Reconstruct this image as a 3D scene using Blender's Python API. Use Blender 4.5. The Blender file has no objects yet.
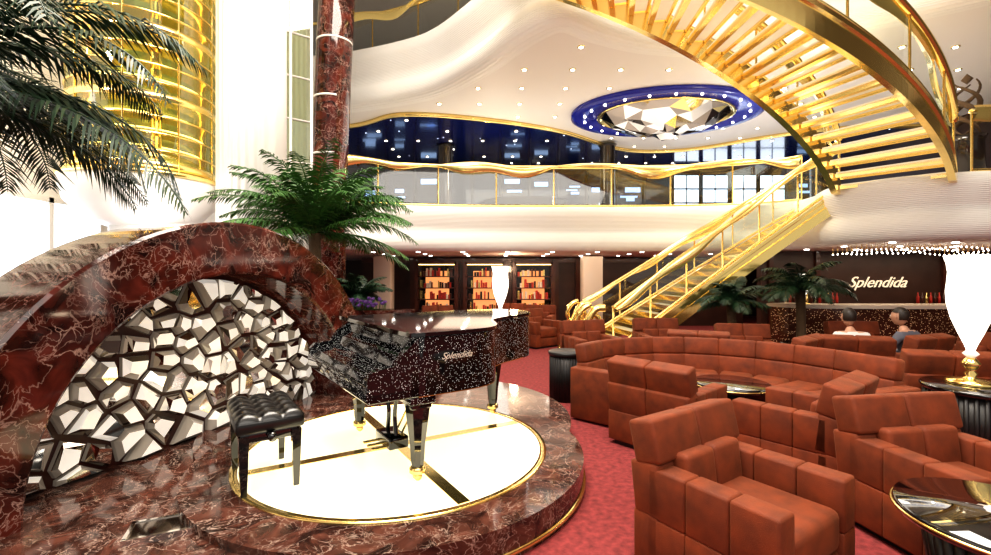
import bpy, bmesh, math, random
from mathutils import Vector, Matrix, Euler, noise
random.seed(7)
sc = bpy.context.scene
pi = math.pi
CH = 1.6; F = 460.0; HOR = 275.0

# ---------------------------------------------------------------- materials
def newmat(name):
    m = bpy.data.materials.new(name); m.use_nodes = True
    nt = m.node_tree
    return m, nt, nt.nodes["Principled BSDF"]
def pm(name, col, rough=0.5, metal=0.0, emit=0.0, ecol=None, coat=0.0, sheen=0.0, bump=0.0, bscale=60.0, var=0.0, vscale=4.0, stint=None):
    m, nt, b = newmat(name)
    b.inputs["Base Color"].default_value = (*col, 1)
    b.inputs["Roughness"].default_value = rough
    b.inputs["Metallic"].default_value = metal
    b.inputs["Coat Weight"].default_value = coat
    b.inputs["Sheen Weight"].default_value = sheen
    if stint: b.inputs["Sheen Tint"].default_value = (*stint, 1)
    if emit > 0:
        b.inputs["Emission Color"].default_value = (*(ecol or col), 1)
        b.inputs["Emission Strength"].default_value = emit
    tc = nt.nodes.new("ShaderNodeTexCoord")
    if bump > 0:
        n = nt.nodes.new("ShaderNodeTexNoise"); n.inputs["Scale"].default_value = bscale
        bp = nt.nodes.new("ShaderNodeBump"); bp.inputs["Strength"].default_value = bump
        bp.inputs["Distance"].default_value = 0.02
        nt.links.new(tc.outputs["Object"], n.inputs["Vector"])
        nt.links.new(n.outputs["Fac"], bp.inputs["Height"]); nt.links.new(bp.outputs["Normal"], b.inputs["Normal"])
    if var > 0:
        n = nt.nodes.new("ShaderNodeTexNoise"); n.inputs["Scale"].default_value = vscale; n.inputs["Detail"].default_value = 6
        r = nt.nodes.new("ShaderNodeValToRGB")
        r.color_ramp.elements[0].position = .3; r.color_ramp.elements[1].position = .7
        r.color_ramp.elements[0].color = (*[c*(1-var) for c in col], 1)
        r.color_ramp.elements[1].color = (*[min(1, c*(1+var)) for c in col], 1)
        nt.links.new(tc.outputs["Object"], n.inputs["Vector"]); nt.links.new(n.outputs["Fac"], r.inputs["Fac"])
        nt.links.new(r.outputs["Color"], b.inputs["Base Color"])
    return m

def marble_mat(name, base, base2, vein, scale=2.2, rough=0.07, vamt=.75):
    m, nt, b = newmat(name)
    L = nt.links.new
    tc = nt.nodes.new("ShaderNodeTexCoord")
    n1 = nt.nodes.new("ShaderNodeTexNoise"); n1.inputs["Scale"].default_value = scale*1.3; n1.inputs["Detail"].default_value = 9
    n1.inputs["Distortion"].default_value = 1.6
    L(tc.outputs["Object"], n1.inputs["Vector"])
    mixv = nt.nodes.new("ShaderNodeMix"); mixv.data_type = 'VECTOR'; mixv.inputs[0].default_value = 0.30
    L(tc.outputs["Object"], mixv.inputs[4]); L(n1.outputs["Color"], mixv.inputs[5])
    vs = []
    for s, w in ((scale*1.7, .022), (scale*5.2, .04)):
        v = nt.nodes.new("ShaderNodeTexVoronoi"); v.feature = 'DISTANCE_TO_EDGE'; v.inputs["Scale"].default_value = s
        L(mixv.outputs[1], v.inputs["Vector"])
        r = nt.nodes.new("ShaderNodeValToRGB")
        r.color_ramp.elements[0].position = 0.0; r.color_ramp.elements[0].color = (1, 1, 1, 1)
        r.color_ramp.elements[1].position = w; r.color_ramp.elements[1].color = (0, 0, 0, 1)
        L(v.outputs["Distance"], r.inputs["Fac"]); vs.append(r)
    def mask(sc_, lo, hi):
        n2 = nt.nodes.new("ShaderNodeTexNoise"); n2.inputs["Scale"].default_value = sc_; n2.inputs["Detail"].default_value = 5
        L(tc.outputs["Object"], n2.inputs["Vector"])
        r2 = nt.nodes.new("ShaderNodeValToRGB"); r2.color_ramp.elements[0].position = lo; r2.color_ramp.elements[1].position = hi
        L(n2.outputs["Fac"], r2.inputs["Fac"]); return r2
    mul = nt.nodes.new("ShaderNodeMath"); mul.operation = 'MULTIPLY'
    L(vs[1].outputs["Color"], mul.inputs[0]); L(mask(scale*1.5, .45, .62).outputs["Color"], mul.inputs[1])
    mulb = nt.nodes.new("ShaderNodeMath"); mulb.operation = 'MULTIPLY'
    L(vs[0].outputs["Color"], mulb.inputs[0]); L(mask(scale*.9, .35, .6).outputs["Color"], mulb.inputs[1])
    mx = nt.nodes.new("ShaderNodeMath"); mx.operation = 'MAXIMUM'
    L(mul.outputs[0], mx.inputs[0]); L(mulb.outputs[0], mx.inputs[1])
    ms = nt.nodes.new("ShaderNodeMath"); ms.operation = 'MULTIPLY'; ms.inputs[1].default_value = vamt; L(mx.outputs[0], ms.inputs[0])
    r3 = nt.nodes.new("ShaderNodeValToRGB")
    r3.color_ramp.elements[0].color = (*base, 1); r3.color_ramp.elements[0].position = .38
    r3.color_ramp.elements[1].color = (*base2, 1); r3.color_ramp.elements[1].position = .66
    L(n1.outputs["Fac"], r3.inputs["Fac"])
    mc = nt.nodes.new("ShaderNodeMix"); mc.data_type = 'RGBA'
    L(ms.outputs[0], mc.inputs[0]); L(r3.outputs["Color"], mc.inputs[6]); mc.inputs[7].default_value = (*vein, 1)
    L(mc.outputs[2], b.inputs["Base Color"])
    b.inputs["Roughness"].default_value = rough
    return m

def speck_mat(name, base, speck, scale, thr, emit, rough=.06, metal=0.0, coat=0.5):
    m, nt, b = newmat(name); L = nt.links.new
    tc = nt.nodes.new("ShaderNodeTexCoord")
    v = nt.nodes.new("ShaderNodeTexVoronoi"); v.inputs["Scale"].default_value = scale
    L(tc.outputs["Object"], v.inputs["Vector"])
    lt = nt.nodes.new("ShaderNodeMath"); lt.operation = 'LESS_THAN'; lt.inputs[1].default_value = thr
    L(v.outputs["Distance"], lt.inputs[0])
    mc = nt.nodes.new("ShaderNodeMix"); mc.data_type = 'RGBA'
    L(lt.outputs[0], mc.inputs[0]); mc.inputs[6].default_value = (*base, 1); mc.inputs[7].default_value = (*speck, 1)
    L(mc.outputs[2], b.inputs["Base Color"])
    ms = nt.nodes.new("ShaderNodeMath"); ms.operation = 'MULTIPLY'; ms.inputs[1].default_value = emit
    L(lt.outputs[0], ms.inputs[0]); L(ms.outputs[0], b.inputs["Emission Strength"])
    b.inputs["Emission Color"].default_value = (*speck, 1)
    b.inputs["Roughness"].default_value = rough; b.inputs["Metallic"].default_value = metal
    b.inputs["Coat Weight"].default_value = coat
    return m

def glass_mat(name, tint, fac=0.25):
    m = bpy.data.materials.new(name); m.use_nodes = True; nt = m.node_tree
    for n in list(nt.nodes): nt.nodes.remove(n)
    o = nt.nodes.new("ShaderNodeOutputMaterial"); mx = nt.nodes.new("ShaderNodeMixShader")
    t = nt.nodes.new("ShaderNodeBsdfTransparent"); g = nt.nodes.new("ShaderNodeBsdfGlossy")
    t.inputs["Color"].default_value = (*tint, 1); g.inputs["Roughness"].default_value = .03
    mx.inputs[0].default_value = fac
    nt.links.new(t.outputs[0], mx.inputs[1]); nt.links.new(g.outputs[0], mx.inputs[2]); nt.links.new(mx.outputs[0], o.inputs[0])
    return m

def pleat_mat(name, col, scale, emit=0.0, dirx='X', strength=.6):
    m, nt, b = newmat(name); L = nt.links.new
    tc = nt.nodes.new("ShaderNodeTexCoord"); w = nt.nodes.new("ShaderNodeTexWave")
    w.bands_direction = dirx; w.inputs["Scale"].default_value = scale; w.inputs["Distortion"].default_value = 1.0
    w.inputs["Detail"].default_value = 1
    L(tc.outputs["Object"], w.inputs["Vector"])
    bp = nt.nodes.new("ShaderNodeBump"); bp.inputs["Strength"].default_value = strength; bp.inputs["Distance"].default_value = .03
    L(w.outputs["Fac"], bp.inputs["Height"]); L(bp.outputs["Normal"], b.inputs["Normal"])
    b.inputs["Base Color"].default_value = (*col, 1); b.inputs["Roughness"].default_value = .4
    if emit:
        b.inputs["Emission Color"].default_value = (*col, 1); b.inputs["Emission Strength"].default_value = emit
    return m

M = {}
M['marble'] = marble_mat("red_marble", (.018, .005, .004), (.12, .022, .014), (.55, .36, .30), 2.8)
M['marble_f'] = marble_mat("brown_marble_floor", (.022, .009, .007), (.13, .048, .032), (.58, .42, .34), 3.4, .08)
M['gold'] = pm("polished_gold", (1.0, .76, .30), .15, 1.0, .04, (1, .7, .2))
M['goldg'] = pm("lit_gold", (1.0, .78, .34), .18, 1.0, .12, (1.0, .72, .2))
M['white'] = pm("white_plaster", (.88, .85, .80), .35, 0, coat=.2)
M['white_c'] = pm("white_ceiling_paint", (.86, .82, .78), .5)
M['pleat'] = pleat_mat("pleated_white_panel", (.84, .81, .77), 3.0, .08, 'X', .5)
M['pleath'] = pleat_mat("grooved_white_fascia", (.86, .83, .78), 11.0, .05, 'Z', .35)  # faint glow built into the plaster to whiten the deck edges
M['rust'] = pm("rust_velvet", (.165, .0290, .0048), .75, 0, sheen=.12, stint=(.9, .42, .18), bump=.16, bscale=200, var=.32, vscale=9)
M['carpet'] = pm("red_carpet", (.23, .034, .034), .95, 0, bump=.4, bscale=160, var=.38, vscale=22)
M['black'] = pm("black_lacquer", (.003, .003, .004), .04, 0, coat=1)
M['glit'] = speck_mat("crystal_speckled_lacquer", (.003, .003, .004), (1, .97, .92), 95, .155, .9)  # crystal specks, with their sparkle painted in as emission
M['leather'] = pm("black_leather", (.006, .006, .006), .3, 0, coat=.3)
M['disc'] = pm("backlit_onyx", (.9, .82, .58), .12, 0, .92, (1, .90, .60))
M['lamp'] = pm("lamp_glass", (1, .96, .9), .2, 0, 2.2, (1, .93, .82))
M['led'] = pm("led_white", (1, 1, 1), .4, 0, 8.0, (1, .95, .85))
M['sign'] = pm("sign_metal", (1, .9, .7), .3, 0, .45, (1, .88, .65))
M['ledw'] = pm("led_warm", (1, .8, .4), .4, 0, 5.0, (1, .72, .25))
M['blue'] = speck_mat("night_blue_ceiling", (.006, .010, .085), (.75, .85, 1), 2.3, .045, 5.0, .12, 0, .4)
M['blue2'] = pm("blue_cove", (.015, .02, .22), .2, 0, .06, (.05, .06, .9))
M['dark'] = pm("dark_bronze", (.02, .013, .010), .15, .3, coat=.6)
M['drum'] = pm("charcoal_fluted", (.012, .010, .010), .4)
M['wood'] = pm("mahogany", (.07, .018, .009), .3, 0, coat=.4, var=.3, vscale=3)
M['brown'] = pm("brown_wall_panel", (.045, .02, .014), .4, var=.3, vscale=2)
M['shelf'] = pm("lit_shelf_back", (.6, .22, .09), .5, 0, .8, (1, .40, .14))
M['glass'] = glass_mat("clear_glass", (.93, .97, .95), .12)
M['gglass'] = glass_mat("green_glass", (.66, .74, .56), .18)
M['green'] = pm("palm_leaf", (.050, .14, .028), .45, 0, var=.5, vscale=3)
M['green2'] = pm("dark_palm_leaf", (.014, .042, .018), .4, 0, var=.4, vscale=3)
M['trunk'] = pm("palm_trunk", (.10, .06, .03), .9, bump=.8, bscale=25)
M['mir'] = pm("mirror_crystal", (.95, .93, .90), .05, 1.0)
M['cry'] = pm("white_crystal", (.92, .88, .80), .08, 0, .38, (1, .94, .84), coat=1)  # emission added so the mosaic crystals look brighter; they are no lamps
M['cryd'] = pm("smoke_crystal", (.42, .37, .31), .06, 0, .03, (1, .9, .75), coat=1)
M['gap'] = pm("dark_red_grout", (.05, .012, .008), .3)
M['mird'] = pm("smoked_mirror", (.38, .33, .29), .06, 1.0)
M['winb'] = pm("blue_lit_window", (.3, .5, .8), .2, 0, 1.2, (.45, .65, 1))
M['wind'] = pm("dark_window", (.01, .02, .05), .05, 0, coat=.5)
M['winw'] = pm("bright_window", (.9, .95, 1), .2, 0, 2.2, (.75, .86, 1))
M['bar'] = speck_mat("bronze_mosaic", (.10, .035, .018), (1, .55, .28), 34, .2, .6, .2, .4)
M['cream'] = pm("cream_stone", (.75, .66, .55), .2)
M['tread'] = pm("stair_tread_glass", (.84, .76, .58), .12, 0, .3, (1, .88, .6), coat=.5)
M['skin'] = pm("skin", (.50, .27, .18), .5)
M['hair'] = pm("dark_hair", (.02, .012, .008), .5)
M['shirt1'] = pm("white_shirt", (.65, .62, .60), .8)
M['shirt2'] = pm("grey_shirt", (.12, .12, .15), .8)
M['trouser'] = pm("dark_trousers", (.02, .02, .03), .8)
M['red'] = pm("red_book", (.45, .03, .02), .5)
M['purple'] = pm("purple_petals", (.16, .06, .30), .6)
M['shaft'] = pm("shaft_interior", (.24, .22, .08), .2, .6, .22, (.85, .8, .2))  # yellow-green emission stands in for light falling inside the shaft

# ---------------------------------------------------------------- mesh builder
class B:
    def __init__(s, mats):
        s.v = []; s.f = []; s.mi = []; s.sm = []; s.mats = mats; s.T = Matrix.Identity(4)
    def add(s, vs, fs, mi=0, smooth=False, T=None):
        o = len(s.v); TT = s.T @ T if T is not None else s.T
        s.v += [TT @ Vector(v) for v in vs]
        for f in fs:
            s.f.append([i+o for i in f]); s.mi.append(mi); s.sm.append(smooth)
    def box(s, c, d, mi=0, rz=0, T=None):
        hx, hy, hz = d[0]/2, d[1]/2, d[2]/2
        vs = [(x, y, z) for x in (-hx, hx) for y in (-hy, hy) for z in (-hz, hz)]
        fs = [(0, 1, 3, 2), (4, 6, 7, 5), (0, 4, 5, 1), (2, 3, 7, 6), (0, 2, 6, 4), (1, 5, 7, 3)]
        TT = Matrix.Translation(c) @ Matrix.Rotation(rz, 4, 'Z')
        if T is not None: TT = TT @ T
        s.add(vs, fs, mi, False, TT)
    def rbox(s, c, d, r=.03, mi=0, rot=None, seg=2):
        bm = bmesh.new(); bmesh.ops.create_cube(bm, size=1)
        for v in bm.verts: v.co = Vector((v.co.x*d[0], v.co.y*d[1], v.co.z*d[2]))
        bmesh.ops.bevel(bm, geom=bm.edges[:], offset=r, segments=seg, profile=.5, affect='EDGES')
        bm.verts.index_update()
        TT = Matrix.Translation(c)
        if rot is not None: TT = TT @ rot
        s.add([v.co.copy() for v in bm.verts], [[v.index for v in f.verts] for f in bm.faces], mi, True, TT)
        bm.free()
    def lathe(s, prof, c=(0, 0, 0), seg=32, mi=0, smooth=True, a0=0, a1=2*pi):
        full = abs(a1-a0-2*pi) < 1e-6
        n = seg if full else seg+1
        vs = [(r*math.cos(a0+(a1-a0)*i/seg), r*math.sin(a0+(a1-a0)*i/seg), z) for (r, z) in prof for i in range(n)]
        fs = []
        for j in range(len(prof)-1):
            for i in range(seg):
                k = (i+1) % n
                fs.append((j*n+i, j*n+k, (j+1)*n+k, (j+1)*n+i))
        if full:
            if prof[0][0] > 1e-4: fs.append(list(range(n))[::-1])
            if prof[-1][0] > 1e-4: fs.append([(len(prof)-1)*n+i for i in range(n)])
        s.add(vs, fs, mi, smooth, Matrix.Translation(c))
        if full and smooth:
            if prof[-1][0] > 1e-4: s.sm[-1] = False
    def prism(s, poly, z0, z1, mi=0, mside=None, smooth=False):
        n = len(poly)
        vs = [(p[0], p[1], z0) for p in poly]+[(p[0], p[1], z1) for p in poly]
        s.add(vs, [list(range(n))[::-1], list(range(n, 2*n))], mi)
        s.add(vs, [(i, (i+1) % n, n+(i+1) % n, n+i) for i in range(n)], mi if mside is None else mside, smooth)
    def tube(s, path, r, seg=8, mi=0, closed=False, flat=1.0):
        path = [Vector(p) for p in path]; n = len(path); vs = []
        for i, p in enumerate(path):
            a = path[(i-1) % n] if (closed or i > 0) else p
            b = path[(i+1) % n] if (closed or i < n-1) else p
            t = (b-a).normalized() if (b-a).length > 1e-9 else Vector((0, 0, 1))
            up = Vector((0, 0, 1)) if abs(t.z) < .95 else Vector((0, 1, 0))
            x = t.cross(up).normalized(); y = x.cross(t).normalized()
            rr = r[i] if isinstance(r, (list, tuple)) else r
            for k in range(seg):
                an = 2*pi*k/seg
                vs.append(p + x*rr*math.cos(an) + y*rr*flat*math.sin(an))
        fs = []
        for i in range(n if closed else n-1):
            j = (i+1) % n
            for k in range(seg):
                l = (k+1) % seg
                fs.append((i*seg+k, i*seg+l, j*seg+l, j*seg+k))
        if not closed:
            fs.append([k for k in range(seg)]); fs.append([(n-1)*seg+k for k in range(seg)])
        s.add(vs, fs, mi, True)
    def sweep(s, path, prof, mi=0, smooth=True, closed_prof=False):
        n = len(path); m = len(prof); vs = []
        for i, p in enumerate(path):
            a = path[max(0, i-1)]; b = path[min(n-1, i+1)]
            t = Vector((b[0]-a[0], b[1]-a[1])).normalized(); nn = Vector((-t.y, t.x))
            z = p[2] if len(p) > 2 else 0
            for (o, h) in prof: vs.append((p[0]+nn.x*o, p[1]+nn.y*o, z+h))
        fs = []
        for i in range(n-1):
            for k in range(m if closed_prof else m-1):
                l = (k+1) % m
                fs.append((i*m+k, (i+1)*m+k, (i+1)*m+l, i*m+l))
        if closed_prof:
            fs.append(list(range(m))); fs.append([(n-1)*m+k for k in range(m)])
        s.add(vs, fs, mi, smooth)
    def mesh(s, name, recalc=True):
        me = bpy.data.meshes.new(name)
        me.from_pydata([tuple(v) for v in s.v], [], s.f)
        for m in s.mats: me.materials.append(M[m])
        me.polygons.foreach_set("material_index", s.mi); me.polygons.foreach_set("use_smooth", s.sm)
        if recalc:
            bm = bmesh.new(); bm.from_mesh(me); bmesh.ops.recalc_face_normals(bm, faces=bm.faces[:]); bm.to_mesh(me); bm.free()
        me.update(); return me
    def obj(s, name, recalc=True):
        ob = bpy.data.objects.new(name, s.mesh(name, recalc)); sc.collection.objects.link(ob); return ob

def place(me, name, loc, rz=0):
    ob = bpy.data.objects.new(name, me); sc.collection.objects.link(ob)
    ob.location = loc; ob.rotation_euler = (0, 0, rz); return ob
def face(fx, fy): return math.atan2(fx, -fy)

def cr(pts, k=8, closed=False):
    out = []; n = len(pts); P = [Vector(p) for p in pts]
    for i in range(n if closed else n-1):
        p0 = P[(i-1) % n] if (closed or i > 0) else P[0]; p1 = P[i]; p2 = P[(i+1) % n]
        p3 = P[(i+2) % n] if (closed or i < n-2) else P[-1]
        for j in range(k):
            t = j/k
            out.append(.5*((2*p1)+(-p0+p2)*t+(2*p0-5*p1+4*p2-p3)*t*t+(-p0+3*p1-3*p2+p3)*t**3))
    if not closed: out.append(P[-1])
    return [tuple(o) for o in out]
def circle(cx, cy, r, n=64, ry=None):
    return [(cx+r*math.cos(2*pi*i/n), cy+(ry or r)*math.sin(2*pi*i/n)) for i in range(n)]

# ---------------------------------------------------------------- shell
b = B(['carpet']); b.prism([(-8, -3), (13, -3), (13, 18.3), (-8, 18.3)], -.1, 0); b.obj("floor")
b = B(['pleat']); b.box((-7.3, 7.5, 5), (.2, 21.6, 10)); b.obj("wall_left")
b = B(['brown', 'white']); b.box((12.7, 7.5, 5), (.2, 21.6, 10)); b.obj("wall_right")
b = B(['brown']); b.box((2.7, 18.2, 5), (19.8, .2, 10)); b.obj("wall_back")
b = B(['pleat']); b.box((-5.55, 9.6, 5), (3.3, .2, 10)); b.obj("wall_alcove")
b = B(['white_c']); b.prism([(-8, -3), (13, -3), (13, 18.3), (-8, 18.3)], 10, 10.1); b.obj("ceiling")
b = B(['brown', 'wood', 'cream'])
b.box((1.8, 14.6, 1.07), (12, .2, 2.14), 0)
for x in (-3.3, -2.6, -1.07, .42, 1.9, 2.6): b.box((x, 14.45, 1.07), (.16, .1, 2.14), 1)
b.box((1.8, 14.47, 2.06), (12, .05, .14), 1)
b.obj("wall_lounge_back")
b = B(['cream']); b.rbox((2.75, 13.2, 1.07), (.55, .55, 2.14), .04); b.rbox((-3.2, 13.2, 1.07), (.5, .5, 2.14), .04); b.obj("pillar")

# deck two
edge2 = cr([(-3.85, 9.75), (-3.3, 9.95), (-2.4, 10.4), (-.6, 10.75), (1.6, 10.8), (3.6, 10.75), (5.4, 10.5), (6.45, 9.9), (6.5, 9.1), (6.2, 8.3), (6.5, 7.55), (7.15, 7.15), (8.0, 7.1), (9.8, 7.3), (12.5, 7.5)], 8)
b = B(['white_c', 'pleath', 'carpet', 'cream'])
b.prism([(p[0], p[1]) for p in edge2]+[(12.5, 18.05), (-7.15, 18.05), (-7.15, 9.75)], 2.17, 3.0, 0)
b.sweep(edge2, [(0.05, 2.17), (-.10, 2.15), (-.22, 2.22), (-.26, 2.38), (-.18, 2.55), (-.10, 2.62), (-.16, 2.72), (-.24, 2.95), (-.24, 3.12), (-.16, 3.17), (.05, 3.17), (.05, 3.0)], 1)
b.obj("balcony_deck")
# deck three / big ceiling
edge3 = cr([(-7.1, 12.1), (-5.0, 12.0), (-3.75, 11.8), (-1.6, 10.9), (-.35, 9.6), (.55, 8.25), (1.17, 7.8), (1.9, 8.2), (2.9, 8.6), (4.2, 8.7), (5.6, 8.3), (7.4, 7.2), (9, 6.2), (12.5, 5.6)], 8)
b = B(['white_c', 'pleath'])
b.prism([(p[0], p[1]) for p in edge3]+[(12.5, 18.05), (-7.15, 18.05)], 5.87, 7.0, 0)
b.sweep(edge3, [(0.3, 5.87), (.05, 5.83), (-.15, 5.9), (-.22, 6.1), (-.1, 6.3), (-.02, 6.42), (-.1, 6.6), (-.28, 6.9), (-.3, 7.15), (-.2, 7.22), (.1, 7.22), (.1, 7.0)], 1)
b.obj("upper_deck")
# blue ceiling area
eb = cr([(-7, 13.6), (-4.05, 13.0), (-2.5, 12.1), (-.4, 12.45), (1.9, 13.5), (4.0, 15.3), (5.4, 15.7), (6.8, 15.3), (8.4, 14.0), (10, 13.2), (12.4, 13)], 8)
b = B(['blue', 'gold', 'blue2']); b.prism([(p[0], p[1]) for p in eb]+[(12.4, 18), (-7, 18)], 5.78, 5.865, 0)
b.sweep(eb, [(-.03, 5.76), (-.03, 5.87), (.03, 5.87), (.03, 5.76)], 1, closed_prof=True)
b.obj("ceiling_blue_panel")

# oval ceiling medallion
b = B(['blue2', 'mir', 'mird', 'led', 'white_c', 'gold'])
cx, cy = 4.45, 12.1
ring = 72
b.T = Matrix.Translation((cx, cy, 0)) @ Matrix.Scale(.74, 4, (0, 1, 0))
b.lathe([(2.45, 5.866), (2.45, 5.78), (2.35, 5.75), (1.75, 5.80), (1.72, 5.866)], (0, 0, 0), ring, 0)
b.lathe([(1.76, 5.80), (1.76, 5.76), (1.68, 5.76), (1.68, 5.86)], (0, 0, 0), ring, 5)
rr = [0.0, .34, .68, 1.02, 1.36, 1.66]; rings = []
NS = 14
for j, r in enumerate(rr):
    n = 1 if j == 0 else NS
    rings.append([(r*math.cos(2*pi*(i+.5*(j % 2))/n)+random.uniform(-.07, .07)*(0 < j < 5), r*math.sin(2*pi*(i+.5*(j % 2))/n)+random.uniform(-.07, .07)*(0 < j < 5), 5.80-(.50*(1-(r/1.66)**2))+random.uniform(-.12, .12)*(j < 5)) for i in range(n)])
for j in range(1, 6):
    for i in range(NS):
        a = rings[j][i]; a2 = rings[j][(i+1) % NS]
        if j == 1: b.add([rings[0][0], a, a2], [(0, 1, 2)], random.choice([1, 2]))
        else:
            c0 = rings[j-1][i % NS]; c1 = rings[j-1][(i+1) % NS]
            if j % 2: b.add([a, a2, c1], [(0, 1, 2)], random.choice([1, 2])); b.add([a, c1, c0], [(0, 1, 2)], random.choice([1, 2, 5]))
            else: b.add([a, a2, c0], [(0, 1, 2)], random.choice([1, 2, 1])); b.add([c0, c1, a2], [(0, 1, 2)], random.choice([1, 2]))
b.T = Matrix.Identity(4)
for i in range(22):
    a = 2*pi*i/22; b.lathe([(.03, 5.772), (.03, 5.74)], (cx+2.1*math.cos(a), cy+2.1*.74*math.sin(a), 0), 8, 3)
b.obj("ceiling_medallion")

# downlights
b = B(['led', 'gold'])
def inpoly(x, y, poly):
    c = False; n = len(poly)
    for i in range(n):
        x1, y1 = poly[i][:2]; x2, y2 = poly[(i+1) % n][:2]
        if (y1 > y) != (y2 > y) and x < (x2-x1)*(y-y1)/(y2-y1)+x1: c = not c
    return c
P3 = [(p[0], p[1]) for p in edge3]+[(12.5, 18.1), (-7.2, 18.1)]; PB = [(p[0], p[1]) for p in eb]+[(12.4, 18), (-7, 18)]
iy = 8.6
while iy < 17.5:
    ix = -3.4
    while ix < 12:
        if inpoly(ix, iy-.45, P3):
            inb = inpoly(ix, iy, PB) or inpoly(ix, iy-.25, PB) or inpoly(ix, iy+.25, PB)
            ov = ((ix-cx)/2.7)**2+((iy-cy)/2.05)**2 < 1
            if not ov and not (inb and random.random() < .3):
                z = 5.778 if inb else 5.868
                if not inb or inpoly(ix, iy-.25, PB):
                    b.lathe([(.04, z), (.04, z-.02)], (ix, iy, 0), 8, 0); b.lathe([(.07, z), (.07, z-.01), (.04, z-.01)], (ix, iy, 0), 8, 1)
        ix += 1.0
    iy += .95
b.obj("recessed_downlights")
b = B(['led'])
P2 = [(p[0], p[1]) for p in edge2]+[(12.5, 18.1), (-7.2, 18.1), (-7.2, 9.7)]
iy = 8.0
while iy < 14.3:
    ix = -3
    while ix < 11:
        if inpoly(ix, iy-.3, P2): b.lathe([(.05, 2.17), (.05, 2.155)], (ix, iy, 0), 8, 0)
        ix += 1.1
    iy += 1.1
b.obj("recessed_downlights")

# ---------------------------------------------------------------- railings
def railing(name, path, h, wave=True, step=6, glass=True, base=0.0, phase=0.0, drape=.16, amp=1.0):
    b = B(['gold', 'glass', 'goldg'])
    path = [Vector(p) for p in path]; n = len(path)
    dist = [0]
    for i in range(1, n): dist.append(dist[-1]+(path[i]-path[i-1]).length)
    up = lambda p, z: (p.x, p.y, p.z+z)
    b.tube([up(p, base+.04) for p in path], .03, 6, 0)
    b.tube([up(p, base+h) for p in path], .055, 8, 0, flat=.7)
    if glass:
        vs = []
        for p in path: vs += [up(p, base+.08), up(p, base+h-.05)]
        b.add(vs, [(2*i, 2*i+2, 2*i+3, 2*i+1) for i in range(n-1)], 1, True)
    for i in range(0, n, step):
        b.tube([up(path[i], base), up(path[i], base+h)], .018, 6, 0)
    if wave:
        vs = []
        for i, p in enumerate(path):
            a = path[max(0, i-1)]; c = path[min(n-1, i+1)]; t = (c-a).normalized(); nn = Vector((-t.y, t.x, 0))
            s = dist[i]; w = .05*math.sin(s*3.1+phase)*amp
            z1 = base+h+.04+.05*amp*math.sin(s*2.2+phase)
            z0 = z1-drape-amp*(.09*math.sin(s*1.7+phase+1)+.05*math.sin(s*4.3))
            zm = (z0+z1)/2
            vs += [up(p+nn*(w-.07), z1), up(p+nn*(w-.15), zm), up(p+nn*(w-.07), z0)]
        fs = []
        for i in range(n-1): fs += [(3*i, 3*i+3, 3*i+4, 3*i+1), (3*i+1, 3*i+4, 3*i+5, 3*i+2)]
        b.add(vs, fs, 2, True)
    return b.obj(name, recalc=False)

def resample(pts, step=.15):
    P = [Vector(p) for p in pts]; out = [P[0]]; acc = 0
    for i in range(1, len(P)):
        d = (P[i]-P[i-1]).length; t = step-acc
        while t <= d and d > 0:
            out.append(P[i-1].lerp(P[i], t/d)); t += step
        acc = (acc+d) % step
    out.append(P[-1]); return out
e2 = [(p[0], p[1]-.03, 3.17) for p in edge2]
i0 = min(range(len(e2)), key=lambda i: (Vector(e2[i][:2])-Vector((6.45, 9.7))).length)
i2 = min(range(len(e2)), key=lambda i: (Vector(e2[i][:2])-Vector((7.3, 7.1))).length)
railing("balcony_railing", resample(e2[:i0]), .95, step=9)
railing("balcony_railing", resample(e2[i2:]), .95, step=9, phase=1)
railing("upper_railing", resample([(p[0], p[1]+.05, 7.22) for p in edge3]), .95, step=9)

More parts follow.
